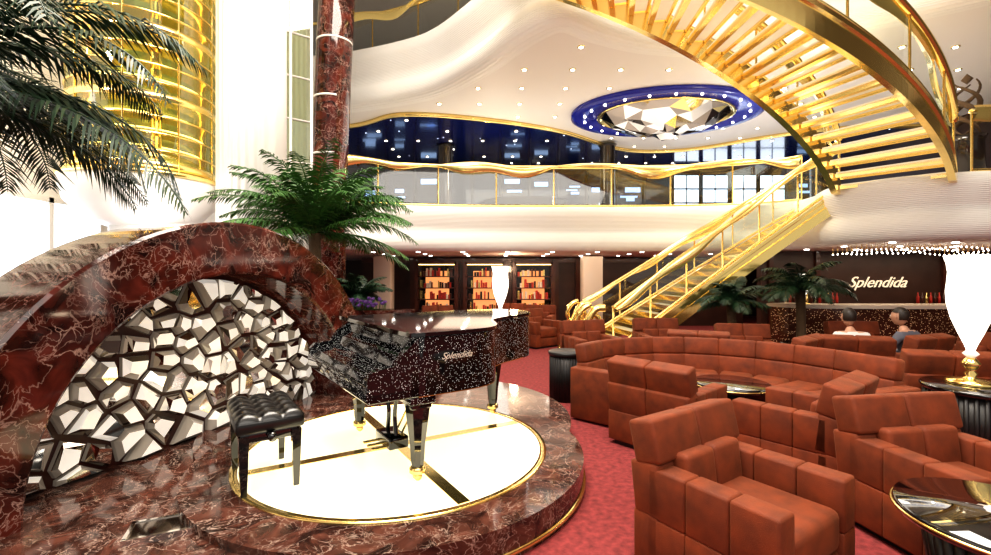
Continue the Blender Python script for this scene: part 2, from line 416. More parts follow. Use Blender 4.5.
# ---------------------------------------------------------------- staircases
def stair(name, centre, z0, z1, width, n, drape=.2, amp=1.0, tw=.12):
    b = B(['gold', 'tread', 'goldg', 'white'])
    def pt(t, off, z):
        x, y, tx, ty = centre(t); return (x-ty*off, y+tx*off, z)
    rise = (z1-z0)/n
    for i in range(n):
        t0 = i/n; t1 = (i+1)/n+tw/n; zz = z0+rise*(i+1)
        for (a, c, zb, zt, mi, w) in ((t0, t1, zz-.045, zz, 1, width*.96), (t0-.02/n, t0+.14/n, zz-.07, zz+.004, 0, width*.97), (t1-.26/n, t1, zz-.085, zz-.02, 0, width*.97), ):
            vs = [pt(a, -w/2, zb), pt(a, w/2, zb), pt(c, w/2, zb), pt(c, -w/2, zb), pt(a, -w/2, zt), pt(a, w/2, zt), pt(c, w/2, zt), pt(c, -w/2, zt)]
            b.add(vs, [(3, 2, 1, 0), (4, 5, 6, 7), (0, 1, 5, 4), (1, 2, 6, 5), (2, 3, 7, 6), (3, 0, 4, 7)], mi)
        vs = [pt(t0+.05/n, -w/2, zz-rise*.55), pt(t0+.05/n, w/2, zz-rise*.55), pt(t0+.05/n, w/2, zz-.04), pt(t0+.05/n, -w/2, zz-.04)]
        b.add(vs, [(0, 1, 2, 3)], 2)
    N = n*3
    for sgn in (-1, 1):
        L = []
        for i in range(N+1):
            t = i/N; z = z0+(z1-z0)*t
            o = sgn*width/2; o2 = sgn*(width/2+.09)
            L += [pt(t, o, max(z0-.0, z-.20)), pt(t, o2, max(z0-.0, z-.22)), pt(t, o2, z-.02), pt(t, sgn*(width/2+.06), z+.0), pt(t, sgn*(width/2+.06), z+.09), pt(t, o2, z+.11), pt(t, o2, z+.17), pt(t, o, z+.17)]
        fs = []
        for i in range(N):
            for k in range(8):
                l = (k+1) % 8; fs.append((8*i+k, 8*i+8+k, 8*i+8+l, 8*i+l))
        fs += [tuple(range(8)), tuple(8*N+q for q in range(8))]
        b.add(L, fs, 0, False)
    ob = b.obj(name)
    for sgn in (-1, 1):
        path = [pt(i/N, sgn*(width/2+.045), z0+(z1-z0)*i/N+.18) for i in range(N+1)]
        r = railing(name+"_railing", path, .82, step=9, phase=sgn*2, drape=drape, amp=amp); r.parent = ob
    return ob

def bez(t, P0=(2.0, 9.1), P1=(4.4, 9.7), P2=(6.45, 8.95)):
    x = (1-t)**2*P0[0]+2*t*(1-t)*P1[0]+t*t*P2[0]; y = (1-t)**2*P0[1]+2*t*(1-t)*P1[1]+t*t*P2[1]
    tx = 2*(1-t)*(P1[0]-P0[0])+2*t*(P2[0]-P1[0]); ty = 2*(1-t)*(P1[1]-P0[1])+2*t*(P2[1]-P1[1]); l = math.hypot(tx, ty)
    return x, y, tx/l, ty/l
lows = stair("lower_staircase", bez, 0.0, 3.0, 1.25, 18, .14, .85)
def arc(t):
    a = math.radians(-44-90*t); r = 4.95
    return 3.05+r*math.cos(a), 11.1+r*math.sin(a), math.sin(a), -math.cos(a)
stair("upper_staircase", arc, 3.0, 6.9, 1.35, 24, .16, .9, .0)
b = B(['gold'])
for oy in (-.66, .66):
    pts = []
    for i in range(40):
        a = i/39*2.6*pi; r = .30*(1-i/50)
        pts.append((1.75-r*math.sin(a)*.9, 9.05+oy, .75+r*math.cos(a)))
    b.tube(pts, .05, 8)
    b.tube(cr([(2.0, 9.05+oy, 1.0), (1.8, 9.05+oy, .95), (1.6, 9.05+oy, .55), (1.45, 9.05+oy, .2), (1.35, 9.05+oy, .0)], 6), .07, 8)
o = b.obj("newel_scrolls"); o.parent = lows

# ---------------------------------------------------------------- stage & floor
b = B(['marble_f'])
b.prism([(-7.1, .3), (-1.3, .7), (-.75, 2.2), (-.8, 5.8), (-1.2, 6.6), (-7.1, 6.6)], 0, .15); b.obj("marble_floor_left")
sx, sy = -.80, 3.79
b = B(['marble_f', 'disc', 'gold', 'dark'])
b.prism(circle(sx, sy, 1.50, 96), 0.0, .20, 0, 0, True)
b.lathe([(1.16, .2), (1.16, .207), (1.21, .207), (1.21, .2)], (sx, sy, 0), 96, 2)
b.prism(circle(sx, sy, 1.16, 96), .195, .204, 1)
b.lathe([(1.49, .03), (1.515, .03), (1.515, .05), (1.49, .05)], (sx, sy, 0), 96, 2)
for a in (math.radians(30), math.radians(122)):
    b.box((sx, sy, .205), (2.3, .085, .006), 2, a)
b.prism(circle(-1.0, 4.7, 1.75, 96), 0, .185, 0, 0, True)
b.obj("piano_stage")

b = B(['mird', 'mir'])
b.box((-1.86, 2.66, .157), (.42, .20, .014), 0, math.radians(24))
for dx, dy, w, d in ((0, .1, .44, .02), (0, -.1, .44, .02), (.21, 0, .02, .2), (-.21, 0, .02, .2)):
    c = Matrix.Rotation(math.radians(24), 3, 'Z') @ Vector((dx, dy, 0))
    b.box((-1.86+c.x, 2.66+c.y, .160), (w, d, .018), 1, math.radians(24))
b.obj("floor_hatch")

# ---------------------------------------------------------------- marble arch with crystal mosaic
ua = math.atan2(.944, .33)
b = B(['marble', 'gap', 'gold'])
A0 = Matrix.Translation((-2.2, 4.0, .15)) @ Matrix.Rotation(ua, 4, 'Z')
b.T = A0
n = 64; ri, ro, dp = 1.46, 1.90, .75
vs = []
for i in range(n+1):
    a = pi*i/n; c, s_ = math.cos(a), math.sin(a)
    vs += [(ri*c, .02, ri*s_), ((ri+.02)*c, 0, (ri+.02)*s_), ((ro-.02)*c, 0, (ro-.02)*s_), (ro*c, .02, ro*s_), (ro*c, dp, ro*s_), (ri*c, dp, ri*s_)]
fs = []
for i in range(n):
    for k in range(6):
        l = (k+1) % 6; fs.append((6*i+k, 6*i+6+k, 6*i+6+l, 6*i+l))
fs += [tuple(range(6)), tuple(6*n+q for q in range(6))]
b.add(vs, fs, 0, False)
hd = [(1.5*math.cos(pi*i/n), 1.5*math.sin(pi*i/n)) for i in range(n+1)]
b.add([(x, .50, z) for x, z in hd]+[(x, .6, z) for x, z in hd], [list(range(n+1)), list(range(n+1, 2*n+2))[::-1]]+[(i, (i+1) % (n+1), n+1+(i+1) % (n+1), n+1+i) for i in range(n+1)], 1)
arch = b.obj("marble_arch")

R = 1.43
pts = []; tries = 0
while len(pts) < 88 and tries < 30000:
    tries += 1
    x = random.uniform(-R, R); z = random.uniform(0.02, R)
    if x*x+z*z < (R-.04)**2 and all((x-p[0])**2+(z-p[1])**2 > .0155 for p in pts): pts.append((x, z))
bound = [(R*math.cos(pi*i/40), R*math.sin(pi*i/40)) for i in range(41)]
def clip(poly, px, pz, qx, qz):
    mx_, mz_ = (px+qx)/2, (pz+qz)/2; dx, dz = qx-px, qz-pz; out = []
    for i in range(len(poly)):
        a = poly[i]; c = poly[(i+1) % len(poly)]
        da = (a[0]-mx_)*dx+(a[1]-mz_)*dz; dc = (c[0]-mx_)*dx+(c[1]-mz_)*dz
        if da <= 0: out.append(a)
        if (da < 0) != (dc < 0) and abs(da-dc) > 1e-12:
            t = da/(da-dc); out.append((a[0]+(c[0]-a[0])*t, a[1]+(c[1]-a[1])*t))
    return out
cs = []
for p in pts:
    poly = bound
    for q in pts:
        if q is not p: poly = clip(poly, p[0], p[1], q[0], q[1])
        if len(poly) < 3: break
    cs.append(poly)
b = B(['mir', 'cry', 'mird', 'cryd']); b.T = A0
for poly in cs:
    if len(poly) < 3: continue
    q = []
    for v in poly:
        if not q or math.hypot(v[0]-q[-1][0], v[1]-q[-1][1]) > .06: q.append(v)
    poly = q
    if len(poly) < 3: continue
    cxx = sum(v[0] for v in poly)/len(poly); czz = sum(v[1] for v in poly)/len(poly); k = len(poly)
    dep = random.uniform(.07, .10)
    tx, tz = random.uniform(-.35, .35), random.uniform(-.35, .35)
    sh = .85
    ring0 = [(cxx+(v[0]-cxx)*sh, .50, czz+(v[1]-czz)*sh) for v in poly]
    ring1 = [(cxx+(v[0]-cxx)*(sh-.02), .465, czz+(v[1]-czz)*(sh-.02)) for v in poly]
    ox, oz = random.uniform(-.015, .015), random.uniform(-.015, .015)
    s2 = random.uniform(.48, .62); sq = random.uniform(.85, 1.0)
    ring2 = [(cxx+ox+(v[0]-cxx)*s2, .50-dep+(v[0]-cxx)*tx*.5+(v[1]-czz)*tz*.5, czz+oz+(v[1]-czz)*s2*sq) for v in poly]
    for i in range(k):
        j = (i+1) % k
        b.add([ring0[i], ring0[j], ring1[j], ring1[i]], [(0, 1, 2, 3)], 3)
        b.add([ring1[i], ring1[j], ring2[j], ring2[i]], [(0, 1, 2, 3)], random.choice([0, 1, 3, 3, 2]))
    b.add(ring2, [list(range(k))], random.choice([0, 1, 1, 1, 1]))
o = b.obj("crystal_mosaic"); o.parent = arch

# ---------------------------------------------------------------- piano
ax = Vector((.82, .57)).normalized(); rt = Vector((ax.y, -ax.x))
org = Vector((-1.17, 3.42))
TP = Matrix(((rt.x, ax.x, 0, org.x), (rt.y, ax.y, 0, org.y), (0, 0, 1, .206), (0, 0, 0, 1)))
b = B(['black', 'glit', 'gold', 'cream', 'leather']); b.T = TP
curve = cr([(-.75, .30), (-.75, 1.1), (-.75, 1.55), (-.70, 1.83), (-.52, 1.98), (-.28, 2.0), (-.08, 1.88), (.04, 1.65), (.12, 1.42), (.27, 1.20), (.50, 1.07), (.68, .93), (.75, .72), (.75, .30)], 6)
b.prism(curve, .60, .985, 0, 1, True)
cc = [(x*1.02, .25+(y-.25)*1.01) for x, y in curve]; cc[0] = (-.765, .24); cc[-1] = (.765, .24)
b.prism(cc, .995, 1.02, 1, 0, True)
b.prism([(x*1.006, y) for x, y in curve], .60, .606, 0, 2)
b.rbox((0, .16, .635), (1.50, .40, .07), .012, 0)
b.rbox((0, -.03, .66), (1.50, .035, .10), .01, 1)
for s_ in (-1, 1):
    pr = [(-.04, .61), (-.04, .76), (.0, .80), (.14, .82), (.20, .90), (.30, .985), (.34, .985), (.34, .61)]
    x0 = s_*.75; x1 = s_*.69
    vs = [(x0, y, z) for y, z in pr]+[(x1, y, z) for y, z in pr]; k = len(pr)
    b.add(vs, [list(range(k)), list(range(k, 2*k))[::-1]]+[(i, (i+1) % k, k+(i+1) % k, k+i) for i in range(k)], 1)
prf = [(-.03, .72), (.0, .755), (.10, .77), (.17, .79), (.21, .86), (.27, .90), (.30, .985), (.33, .985), (.33, .65), (-.03, .65)]
k = len(prf); vs = [(-.69, y, z) for y, z in prf]+[(.69, y, z) for y, z in prf]
b.add(vs, [list(range(k)), list(range(k, 2*k))[::-1]]+[(i, (i+1) % k, k+(i+1) % k, k+i) for i in range(k)], 1)
b.box((0, .25, 1.008), (1.53, .04, .03), 0)
b.tube([(-.6, .238, 1.01), (.6, .238, 1.01)], .004, 6, 2)
def leg(x, y):
    b.rbox((x, y, .57), (.19, .19, .08), .012, 1)
    b.rbox((x, y, .52), (.15, .15, .05), .012, 0)
    b.lathe([(.045, .08), (.040, .10), (.048, .14), (.055, .25), (.085, .47), (.09, .51), (.06, .53)], (x, y, 0), 8, 0, False)
    b.lathe([(.03, .04), (.055, .055), (.055, .085), (.035, .10)], (x, y, 0), 16, 2)
    b.tube([(x-.018, y, .027), (x+.018, y, .027)], .027, 12, 2)
leg(.60, .36); leg(-.60, .36); leg(-.36, 1.64)
for s_ in (-1, 1): b.tube(cr([(s_*.07, .42, .62), (s_*.10, .42, .48), (s_*.06, .42, .30), (s_*.09, .42, .12)], 5), .018, 8, 0)
b.rbox((0, .42, .60), (.3, .14, .05), .01, 0); b.rbox((0, .42, .10), (.30, .16, .09), .012, 0)
for x in (-.09, 0, .09): b.rbox((x, .29, .075), (.035, .14, .015), .006, 2)
b.tube([(-.05, .46, .1), (-.05, .75, .6)], .008, 6, 2); b.tube([(.05, .46, .1), (.05, .75, .6)], .008, 6, 2)
piano = b.obj("grand_piano")
def text(name, body, T, size, mat, ext=.003, shear=.3):
    cu = bpy.data.curves.new(name, 'FONT'); cu.body = body; cu.size = size; cu.extrude = ext; cu.shear = shear
    cu.align_x = 'CENTER'; cu.align_y = 'CENTER'
    cu.materials.append(M[mat]); o = bpy.data.objects.new(name, cu); sc.collection.objects.link(o); o.matrix_world = T; return o
Tt = TP @ Matrix(((0, 0, 1, .757), (1, 0, 0, .58), (0, 1, 0, .85), (0, 0, 0, 1)))
t = text("piano_lettering", "Splendida", Tt, .062, 'cream', .001, .5); t.parent = piano; t.matrix_parent_inverse = Matrix.Identity(4)

# bench
b = B(['leather', 'black', 'gold'])
b.T = Matrix(((rt.x, ax.x, 0, -1.61), (rt.y, ax.y, 0, 3.20), (0, 0, 1, .204), (0, 0, 0, 1)))
nx, ny = 42, 27; vs = []
for j in range(ny+1):
    for i in range(nx+1):
        u, v = i/nx, j/ny
        x = (u-.5)*.62; y = (v-.5)*.40
        d = abs(math.sin(u*5*pi+v*0))*abs(math.sin(v*3*pi))
        e = min(1, min(u, 1-u)*14, min(v, 1-v)*9)
        vs.append((x, y, .47+.028*math.sqrt(max(0, d))+.02*e**.5))
fs = [(j*(nx+1)+i, j*(nx+1)+i+1, (j+1)*(nx+1)+i+1, (j+1)*(nx+1)+i) for j in range(ny) for i in range(nx)]
b.add(vs, fs, 0, True)
b.rbox((0, 0, .435), (.625, .405, .085), .02, 0)
b.rbox((0, 0, .365), (.56, .35, .07), .008, 1)
for sx_ in (-1, 1):
    for sy_ in (-1, 1):
        x, y = sx_*.265, sy_*.155
        w0, w1 = .03, .018
        vs = [(x-w1, y-w1, 0), (x+w1, y-w1, 0), (x+w1, y+w1, 0), (x-w1, y+w1, 0), (x-w0, y-w0, .38), (x+w0, y-w0, .38), (x+w0, y+w0, .38), (x-w0, y+w0, .38)]
        b.add(vs, [(3, 2, 1, 0), (4, 5, 6, 7), (0, 1, 5, 4), (1, 2, 6, 5), (2, 3, 7, 6), (3, 0, 4, 7)], 1)
    b.tube([(sx_*.30, 0, .37), (sx_*.36, 0, .37)], .028, 12, 1)
b.obj("piano_bench")

# ---------------------------------------------------------------- armchairs
def chair_mesh():
    b = B(['rust', 'drum']); W, D = .80, .78; at = .14
    b.box((0, 0, .02), (W-.1, D-.1, .04), 1)
    for s_ in (-1, 1):
        x = s_*(W/2-at/2)
        for i in range(3):
            y = -D/2+.112+i*.223
            b.rbox((x, y+.0, .175), (at, .223, .268), .010)
            b.rbox((x, y+.0, .44), (at, .223, .268), .016)
    sw = W-2*at
    b.rbox((0, -.08, .13), (sw, D-.2, .18), .02)
    b.rbox((0, -.09, .33), (sw, D-.20, .21), .045, seg=3)
    for s_ in (-1, 1):
        rx = Matrix.Rotation(math.radians(-7), 4, 'X')
        x = s_*(W/4)
        b.rbox((x, D/2-.10, .18), (W/2, .16, .28), .014)
        b.rbox((x, D/2-.10, .45), (W/2, .18, .28), .018, rot=rx)
        b.rbox((x, D/2-.085, .695), (W/2, .17, .235), .024, rot=Matrix.Rotation(math.radians(-14), 4, 'X'), seg=3)
        b.rbox((s_*sw/4, D/2-.215, .52), (sw/2, .12, .24), .03, rot=rx, seg=3)
    return b.mesh("armchair")
cm = chair_mesh()
def chair(x, y, fx, fy): return place(cm, "armchair", (x, y, 0), face(fx, fy))
chair(1.30, 2.46, .56, -.83)
chair(2.70, 2.74, .16, -1)
chair(2.50, 3.74, -.62, .78)
chair(1.62, 4.35, .75, .66)
for x, y, fx, fy in ((1.6, 7.7, .3, -1), (2.9, 8.05, 0, -1), (2.95, 6.7, .4, .9), (3.9, 7.1, -.2, -1), (6.0, 7.5, -.1, -1), (3.85, 6.15, -.6, .8), (4.72, 6.2, .3, .95), (5.56, 6.3, -.35, .95),
                     (4.75, 5.0, .3, .95), (6.5, 6.5, -.9, .3), (.95, 10.4, .6, -.8), (1.1, 11.8, -.3, -1), (6.2, 5.3, -1, .2), (-1.4, 11.5, .3, -1), (.35, 12.4, -.2, -1)):
    chair(x, y, fx, fy)

# curved sofa
path = cr([(.98, 5.15), (1.45, 5.62), (2.2, 5.78), (2.95, 5.5), (3.45, 4.95), (3.72, 4.25)], 12)
rs = resample([(p[0], p[1], 0) for p in path], .40)
b = B(['rust', 'drum'])
if (rs[-1]-rs[-2]).length < .2: rs.pop(-2)
for i in range(len(rs)-1):
    a, c = rs[i], rs[i+1]; m = (a+c)/2; t = (c-a).normalized(); rz = math.atan2(t.y, t.x); L = (c-a).length
    R_ = Matrix.Rotation(rz, 4, 'Z')
    def put(off, z, d, r, tilt=0):
        p = m + R_.to_3x3() @ Vector((0, off, 0)); b.rbox((p.x, p.y, z), d, r, 0, R_ @ Matrix.Rotation(math.radians(tilt), 4, 'X'))
    put(-.02, .20, (L+.05, .18, .34), .014)
    put(0, .49, (L+.005, .16, .26), .022, -6)
    put(.03, .715, (L+.005, .15, .21), .028, -10)
    put(-.36, .16, (L*.86, .60, .26), .02)
    put(-.36, .37, (L*.86, .62, .17), .045)
for (p, q) in ((rs[0], rs[1]), (rs[-1], rs[-2])):
    t = (q-p).normalized(); sgn = 1 if p is rs[0] else -1
    tt = t*sgn; R_ = Matrix.Rotation(math.atan2(tt.y, tt.x), 4, 'Z'); m = p-t*.06 + R_.to_3x3() @ Vector((0, -.30, 0))
    b.rbox((m.x, m.y, .30), (.15, .78, .56), .02, 0, R_)
b.obj("curved_sofa")

# ---------------------------------------------------------------- tables and lamps
def coffee_table_mesh():
    b = B(['black', 'dark', 'gold'])
    b.lathe([(.0, .0), (.22, .0), (.23, .03), (.12, .06), (.10, .2), (.13, .36), (.24, .45), (.25, .46)], (0, 0, 0), 40, 1)
    b.lathe([(.33, .45), (.365, .455), (.37, .48), (.365, .50), (.35, .505), (.0, .505)], (0, 0, 0), 56, 0)
    b.lathe([(.371, .472), (.376, .478), (.371, .484)], (0, 0, 0), 56, 2)
    return b.mesh("coffee_table")
def table_big_mesh():
    b = B(['black', 'drum', 'gold'])
    for i in range(36):
        a = 2*pi*i/36; b.tube([(.26*math.cos(a)*.75, .26*math.sin(a)*.75, 0), (.27*math.cos(a), .27*math.sin(a), .53)], .027, 8, 1)
    b.lathe([(.18, 0), (.26, .53)], (0, 0, 0), 36, 1)
    b.lathe([(.34, .53), (.38, .535), (.39, .56), (.38, .585), (.0, .585)], (0, 0, 0), 64, 0)
    b.lathe([(.39, .554), (.396, .56), (.39, .566)], (0, 0, 0), 64, 2)
    return b.mesh("round_table")
ct = coffee_table_mesh(); bt = table_big_mesh()
place(bt, "round_table", (2.17, 1.93, 0))
for x, y in ((2.42, 4.72), (2.4, 7.5), (3.55, 7.9), (5.05, 7.0), (5.4, 5.45), (.4, 11.0)): place(ct, "coffee_table", (x, y, 0))

def drum(name, x, y, r, h, top='wood'):
    b = B(['drum', top, 'gold'])
    b.T = Matrix.Translation((x, y, 0))
    n = 96; b.lathe([(r*.97, 0), (r*.97, h-.05)], (0, 0, 0), n, 0)
    for i in range(40):
        a = 2*pi*i/40; b.tube([(r*.96*math.cos(a), r*.96*math.sin(a), 0), (r*.96*math.cos(a), r*.96*math.sin(a), h-.05)], r*.05, 6, 0)
    b.lathe([(r*1.04, h-.05), (r*1.07, h-.03), (r*1.07, h-.01), (r*1.03, h), (0, h)], (0, 0, 0), n, 1)
    return b.obj(name)
drum("pedestal_speaker", .92, 5.95, .22, .62, 'drum')
drum("side_table", 4.42, 4.15, .42, .60, 'black')
drum("side_table", .1, 9.4, .35, .62, 'black')
def vase_lamp(x, y, z, s=1.0):
    b = B(['lamp', 'gold', 'cry']); b.T = Matrix.Translation((x, y, z)) @ Matrix.Scale(s, 4)
    b.lathe([(.17, 0), (.18, .015), (.17, .035), (.06, .05), (.035, .07), (.05, .10), (.03, .12), (.055, .16), (.07, .19), (.05, .22), (.03, .245)], (0, 0, 0), 32, 1)
    b.lathe([(.03, .245), (.06, .28), (.03, .31)], (0, 0, 0), 24, 2)
    b.lathe([(.03, .31), (.045, .36), (.085, .46), (.135, .60), (.165, .74), (.17, .85), (.16, .95), (.155, 1.03), (.165, 1.11), (.185, 1.18), (.175, 1.18), (.12, 1.05)], (0, 0, 0), 40, 0)
    return b.obj("vase_lamp")
vase_lamp(4.36, 4.22, .60); vase_lamp(.1, 9.4, .62, .98)
# ---------------------------------------------------------------- palms
def palm(name, x, y, z0, hc, nf, L, mat, seed, pot=True, leaf=.26, up=1.0, lo=.05, N=26, hi=1.25, droop=1.0):
    rnd = random.Random(seed)
    b = B([mat, 'trunk', 'dark'])
    b.T = Matrix.Translation((x, y, z0))
    if pot:
        b.lathe([(.0, 0), (.22, 0), (.30, .35), (.32, .40), (.28, .40), (.26, .36), (0, .36)], (0, 0, 0), 28, 2)
    b.tube([(0, 0, .1 if pot else 0), (.03, .02, hc*.5), (0, 0, hc)], [.09, .07, .08], 10, 1)
    for k in range(nf):
        a = 2*pi*k/nf*2.4+rnd.uniform(-.3, .3)
        el = rnd.uniform(lo, hi)*up; l = L*rnd.uniform(.75, 1.1)
        p = Vector((0, 0, hc)); pts_ = [p.copy()]; e = el
        for i in range(N):
            e -= (.055+.045*(i/N))*rnd.uniform(.9, 1.1)*(1.0 if el > .4 else .6)*droop
            e = max(e, -1.35)
            p = p+Vector((math.cos(a)*math.cos(e), math.sin(a)*math.cos(e), math.sin(e)))*l/N; pts_.append(p.copy())
        b.tube(pts_, [.014*(1-i/(N+1))+.003 for i in range(N+1)], 4, 0)
        side = Vector((-math.sin(a), math.cos(a), 0))
        for i in range(3, N+1):
            t = (pts_[i]-pts_[i-1]).normalized(); fr = i/N
            for h in (0, .5):
                base = pts_[i-1].lerp(pts_[i], h)
                for s_ in (-1, 1):
                    ll = leaf*(math.sin(pi*min(1, fr*.85+.12))**.6)*rnd.uniform(.8, 1.15)
                    d = (side*s_*1.0+t*.75+Vector((0, 0, rnd.uniform(-.55, .1)))).normalized()
                    tip = base+d*ll+Vector((0, 0, -.25*ll)); mid = base+d*ll*.5
                    w = t*.012
                    b.add([base-w*.4, mid-w, tip, mid+w, base+w*.4], [(0, 1, 2, 3, 4)], 0, True)
    return b.obj(name, recalc=False)
palm("potted_palm", -2.40, 6.1, 0, 2.15, 56, 1.42, 'green', 3, up=1.0, leaf=.25, lo=.0, hi=1.5, droop=.62)
palm("potted_palm", -3.75, 2.95, .15, 2.65, 40, 1.85, 'green2', 5, leaf=.36, up=1.0, lo=.0, N=30, droop=.9)
palm("potted_palm", 5.4, 8.15, 0, 1.35, 28, .95, 'green2', 8, leaf=.22, up=1.2, droop=.8)
palm("potted_palm", 4.2, 8.2, 0, 1.1, 22, .7, 'green2', 9, leaf=.18, up=1.2, droop=.8)
palm("potted_palm", -2.7, 9.1, 0, 1.15, 20, .7, 'green2', 11, leaf=.18, up=1.2, droop=.7)
b = B(['purple', 'green', 'marble'])
b.box((-1.75, 6.66, .55), (1.1, .3, 1.1), 2)
for i in range(50):
    x, y = random.uniform(-2.2, -1.6), random.uniform(6.55, 6.77); z = 1.14+random.uniform(.0, .12)
    b.tube([(x, y, 1.09), (x+.01, y, z)], .004, 4, 1)
    b.lathe([(.0, -.02), (.03, 0), (.022, .02), (0, .028)], (x, y, z), 6, 0)
b.obj("flower_planter")

# ---------------------------------------------------------------- left atrium features
b = B(['gglass', 'goldg', 'shaft', 'white', 'ledw', 'gold'])
ex, ey = -5.4, 7.1
b.lathe([(.66, 3.0), (.66, 9.9)], (ex, ey, 0), 24, 2)
b.lathe([(.92, 3.0), (.92, 9.9)], (ex, ey, 0), 48, 0)
z = 3.1
k = 0
while z < 9.8:
    big = k % 4 == 0
    b.lathe([(.92, z), (.94, z), (.94, z+(.10 if big else .02)), (.92, z+(.10 if big else .02))], (ex, ey, 0), 48, 1 if big else 5)
    b.tube([(ex+(.70+.04*(k % 3))*math.cos(a*2*pi/40), ey+(.70+.04*(k % 3))*math.sin(a*2*pi/40), z+.1) for a in range(40)], .011, 4, 4, closed=True)
    z += .24; k += 1
for i in range(9):
    a = 2*pi*i/9+.2; b.tube([(ex+.93*math.cos(a), ey+.93*math.sin(a), 3.0), (ex+.93*math.cos(a), ey+.93*math.sin(a), 9.9)], .012, 6, 5)
for i in range(5):
    a = 2*pi*i/5+.5; b.lathe([(.07, 3.0), (.07, 9.9)], (ex+.72*math.cos(a), ey+.72*math.sin(a), 0), 12, 1)
b.lathe([(0.0, 2.25), (.35, 2.28), (.7, 2.42), (.95, 2.68), (1.02, 2.95), (1.0, 3.04), (.9, 3.04)], (ex, ey, 0), 48, 3)
b.lathe([(1.0, 3.0), (1.03, 3.0), (1.03, 3.06), (1.0, 3.06)], (ex, ey, 0), 48, 1)
b.lathe([(.45, 0), (.45, 2.35)], (ex, ey, 0), 32, 3)
b.obj("panoramic_elevator")
b = B(['pleat', 'white']); b.lathe([(.50, 0), (.50, 9.95)], (-3.86, 7.3, 0), 48, 0); b.obj("white_column")
b = B(['marble', 'white', 'gold'])
b.tube([(-3.3, 9.0, 0), (-3.28, 9.0, 3), (-3.15, 9.0, 6), (-2.95, 9.0, 9.95)], .34, 32, 0)
for z in (3.9, 5.0, 6.1, 7.2):
    xx = -3.28+.03*(z-3)+.004*(z-3)**2
    b.lathe([(.33, z), (.346, z), (.346, z+.035), (.33, z+.035)], (xx, 9.0, 0), 32, 1)
b.obj("marble_column")
b = B(['gglass', 'gold', 'white', 'led'])
x0, y0, x1, y1 = -4.1, 8.3, -3.5, 8.75
b.add([(x0, y0, 2.9), (x1, y1, 2.9), (x1, y1, 9.9), (x0, y0, 9.9)], [(0, 1, 2, 3)], 0)
z = 2.9
while z < 9.9:
    b.tube([(x0, y0, z), (x1, y1, z)], .02, 6, 2); z += .8
for t in (0, .5, 1): b.tube([(x0+(x1-x0)*t, y0+(y1-y0)*t, 0), (x0+(x1-x0)*t, y0+(y1-y0)*t, 9.9)], .028, 6, 2)
b.obj("window_1", recalc=False)
b = B(['winw', 'white'])
for i in range(4):
    y = 5.0+i*.95; b.box((-7.17, y, 2.0), (.04, .8, 1.5), 0)
    b.box((-7.15, y+.47, 2.0), (.08, .08, 1.7), 1)
b.box((-7.15, 6.4, 2.8), (.08, 4.0, .08), 1); b.box((-7.15, 6.4, 1.2), (.08, 4.0, .08), 1)
b.obj("window_2")

b = B(['winb', 'wind', 'winw', 'gold', 'dark', 'white'])
x = -6.5
while x < 11.8:
    mi = 1
    if 6.9 < x < 10.9: mi = 2
    elif random.random() < .5: mi = 0
    b.box((x+.55, 18.07, 4.7), (1.0, .04, 1.7), 1)
    if mi == 2:
        for r in range(3):
            for c in range(2): b.box((x+.3+c*.5, 18.04, 4.15+r*.55), (.44, .03, .48), 2)
    elif mi == 0:
        for q in range(3): b.box((x+.55+random.uniform(-.15, .15), 18.04, random.uniform(3.9, 5.4)), (random.uniform(.3, .7), .03, random.uniform(.05, .22)), 0)
    b.box((x, 18.0, 4.6), (.08, .1, 2.2), 4)
    x += 1.12
b.obj("window_3")
b = B(['dark', 'gold'])
for x in (-1.6, 3.6, 10.4): b.lathe([(.28, 3.0), (.24, 3.1), (.24, 5.7), (.3, 5.78)], (x, 14.8, 0), 24, 0)
b.obj("balcony_column")
b = B(['blue2', 'sign', 'wood', 'wind', 'dark'])
b.lathe([(1.5, 3.0), (1.5, 4.05), (1.6, 4.08), (1.6, 4.12), (0, 4.12)], (1.0, 16.2, 0), 40, 4)
b.lathe([(1.52, 3.72), (1.52, 3.76)], (1.0, 16.2, 0), 40, 1)
b.obj("reception_desk")

# ---------------------------------------------------------------- bookcases
for (xa, xb) in ((-2.42, -1.2), (-.93, .27), (.58, 1.76)):
    b = B(['wood', 'shelf', 'red', 'gold', 'cream', 'ledw', 'dark']); xm = (xa+xb)/2; w = xb-xa; y = 14.22
    b.box((xm, 14.37, 1.1), (w, .03, 1.7), 6)
    b.box((xm, 14.35, 1.1), (w*.6, .02, 1.25), 1)
    for x in (xa, xb): b.box((x, y, 1.0), (.12, .30, 2.0), 0)
    b.box((xm, y, 1.97), (w, .30, .08), 0); b.box((xm, y, .25), (w, .30, .5), 0)
    for zz in (.5, .85, 1.2, 1.55):
        b.box((xm, y, zz), (w, .30, .03), 0)
        x = xa+.1
        while x < xb-.15:
            ww = random.uniform(.03, .07); h = random.uniform(.12, .26)
            if random.random() < .7: b.box((x+ww/2, y-.02, zz+.015+h/2), (ww, .18, h), random.choice([2, 2, 3, 4, 0, 6]))
            x += ww+.012
    b.box((xm, y-.1, 1.92), (w-.1, .03, .02), 5)
    b.obj("bookcase")

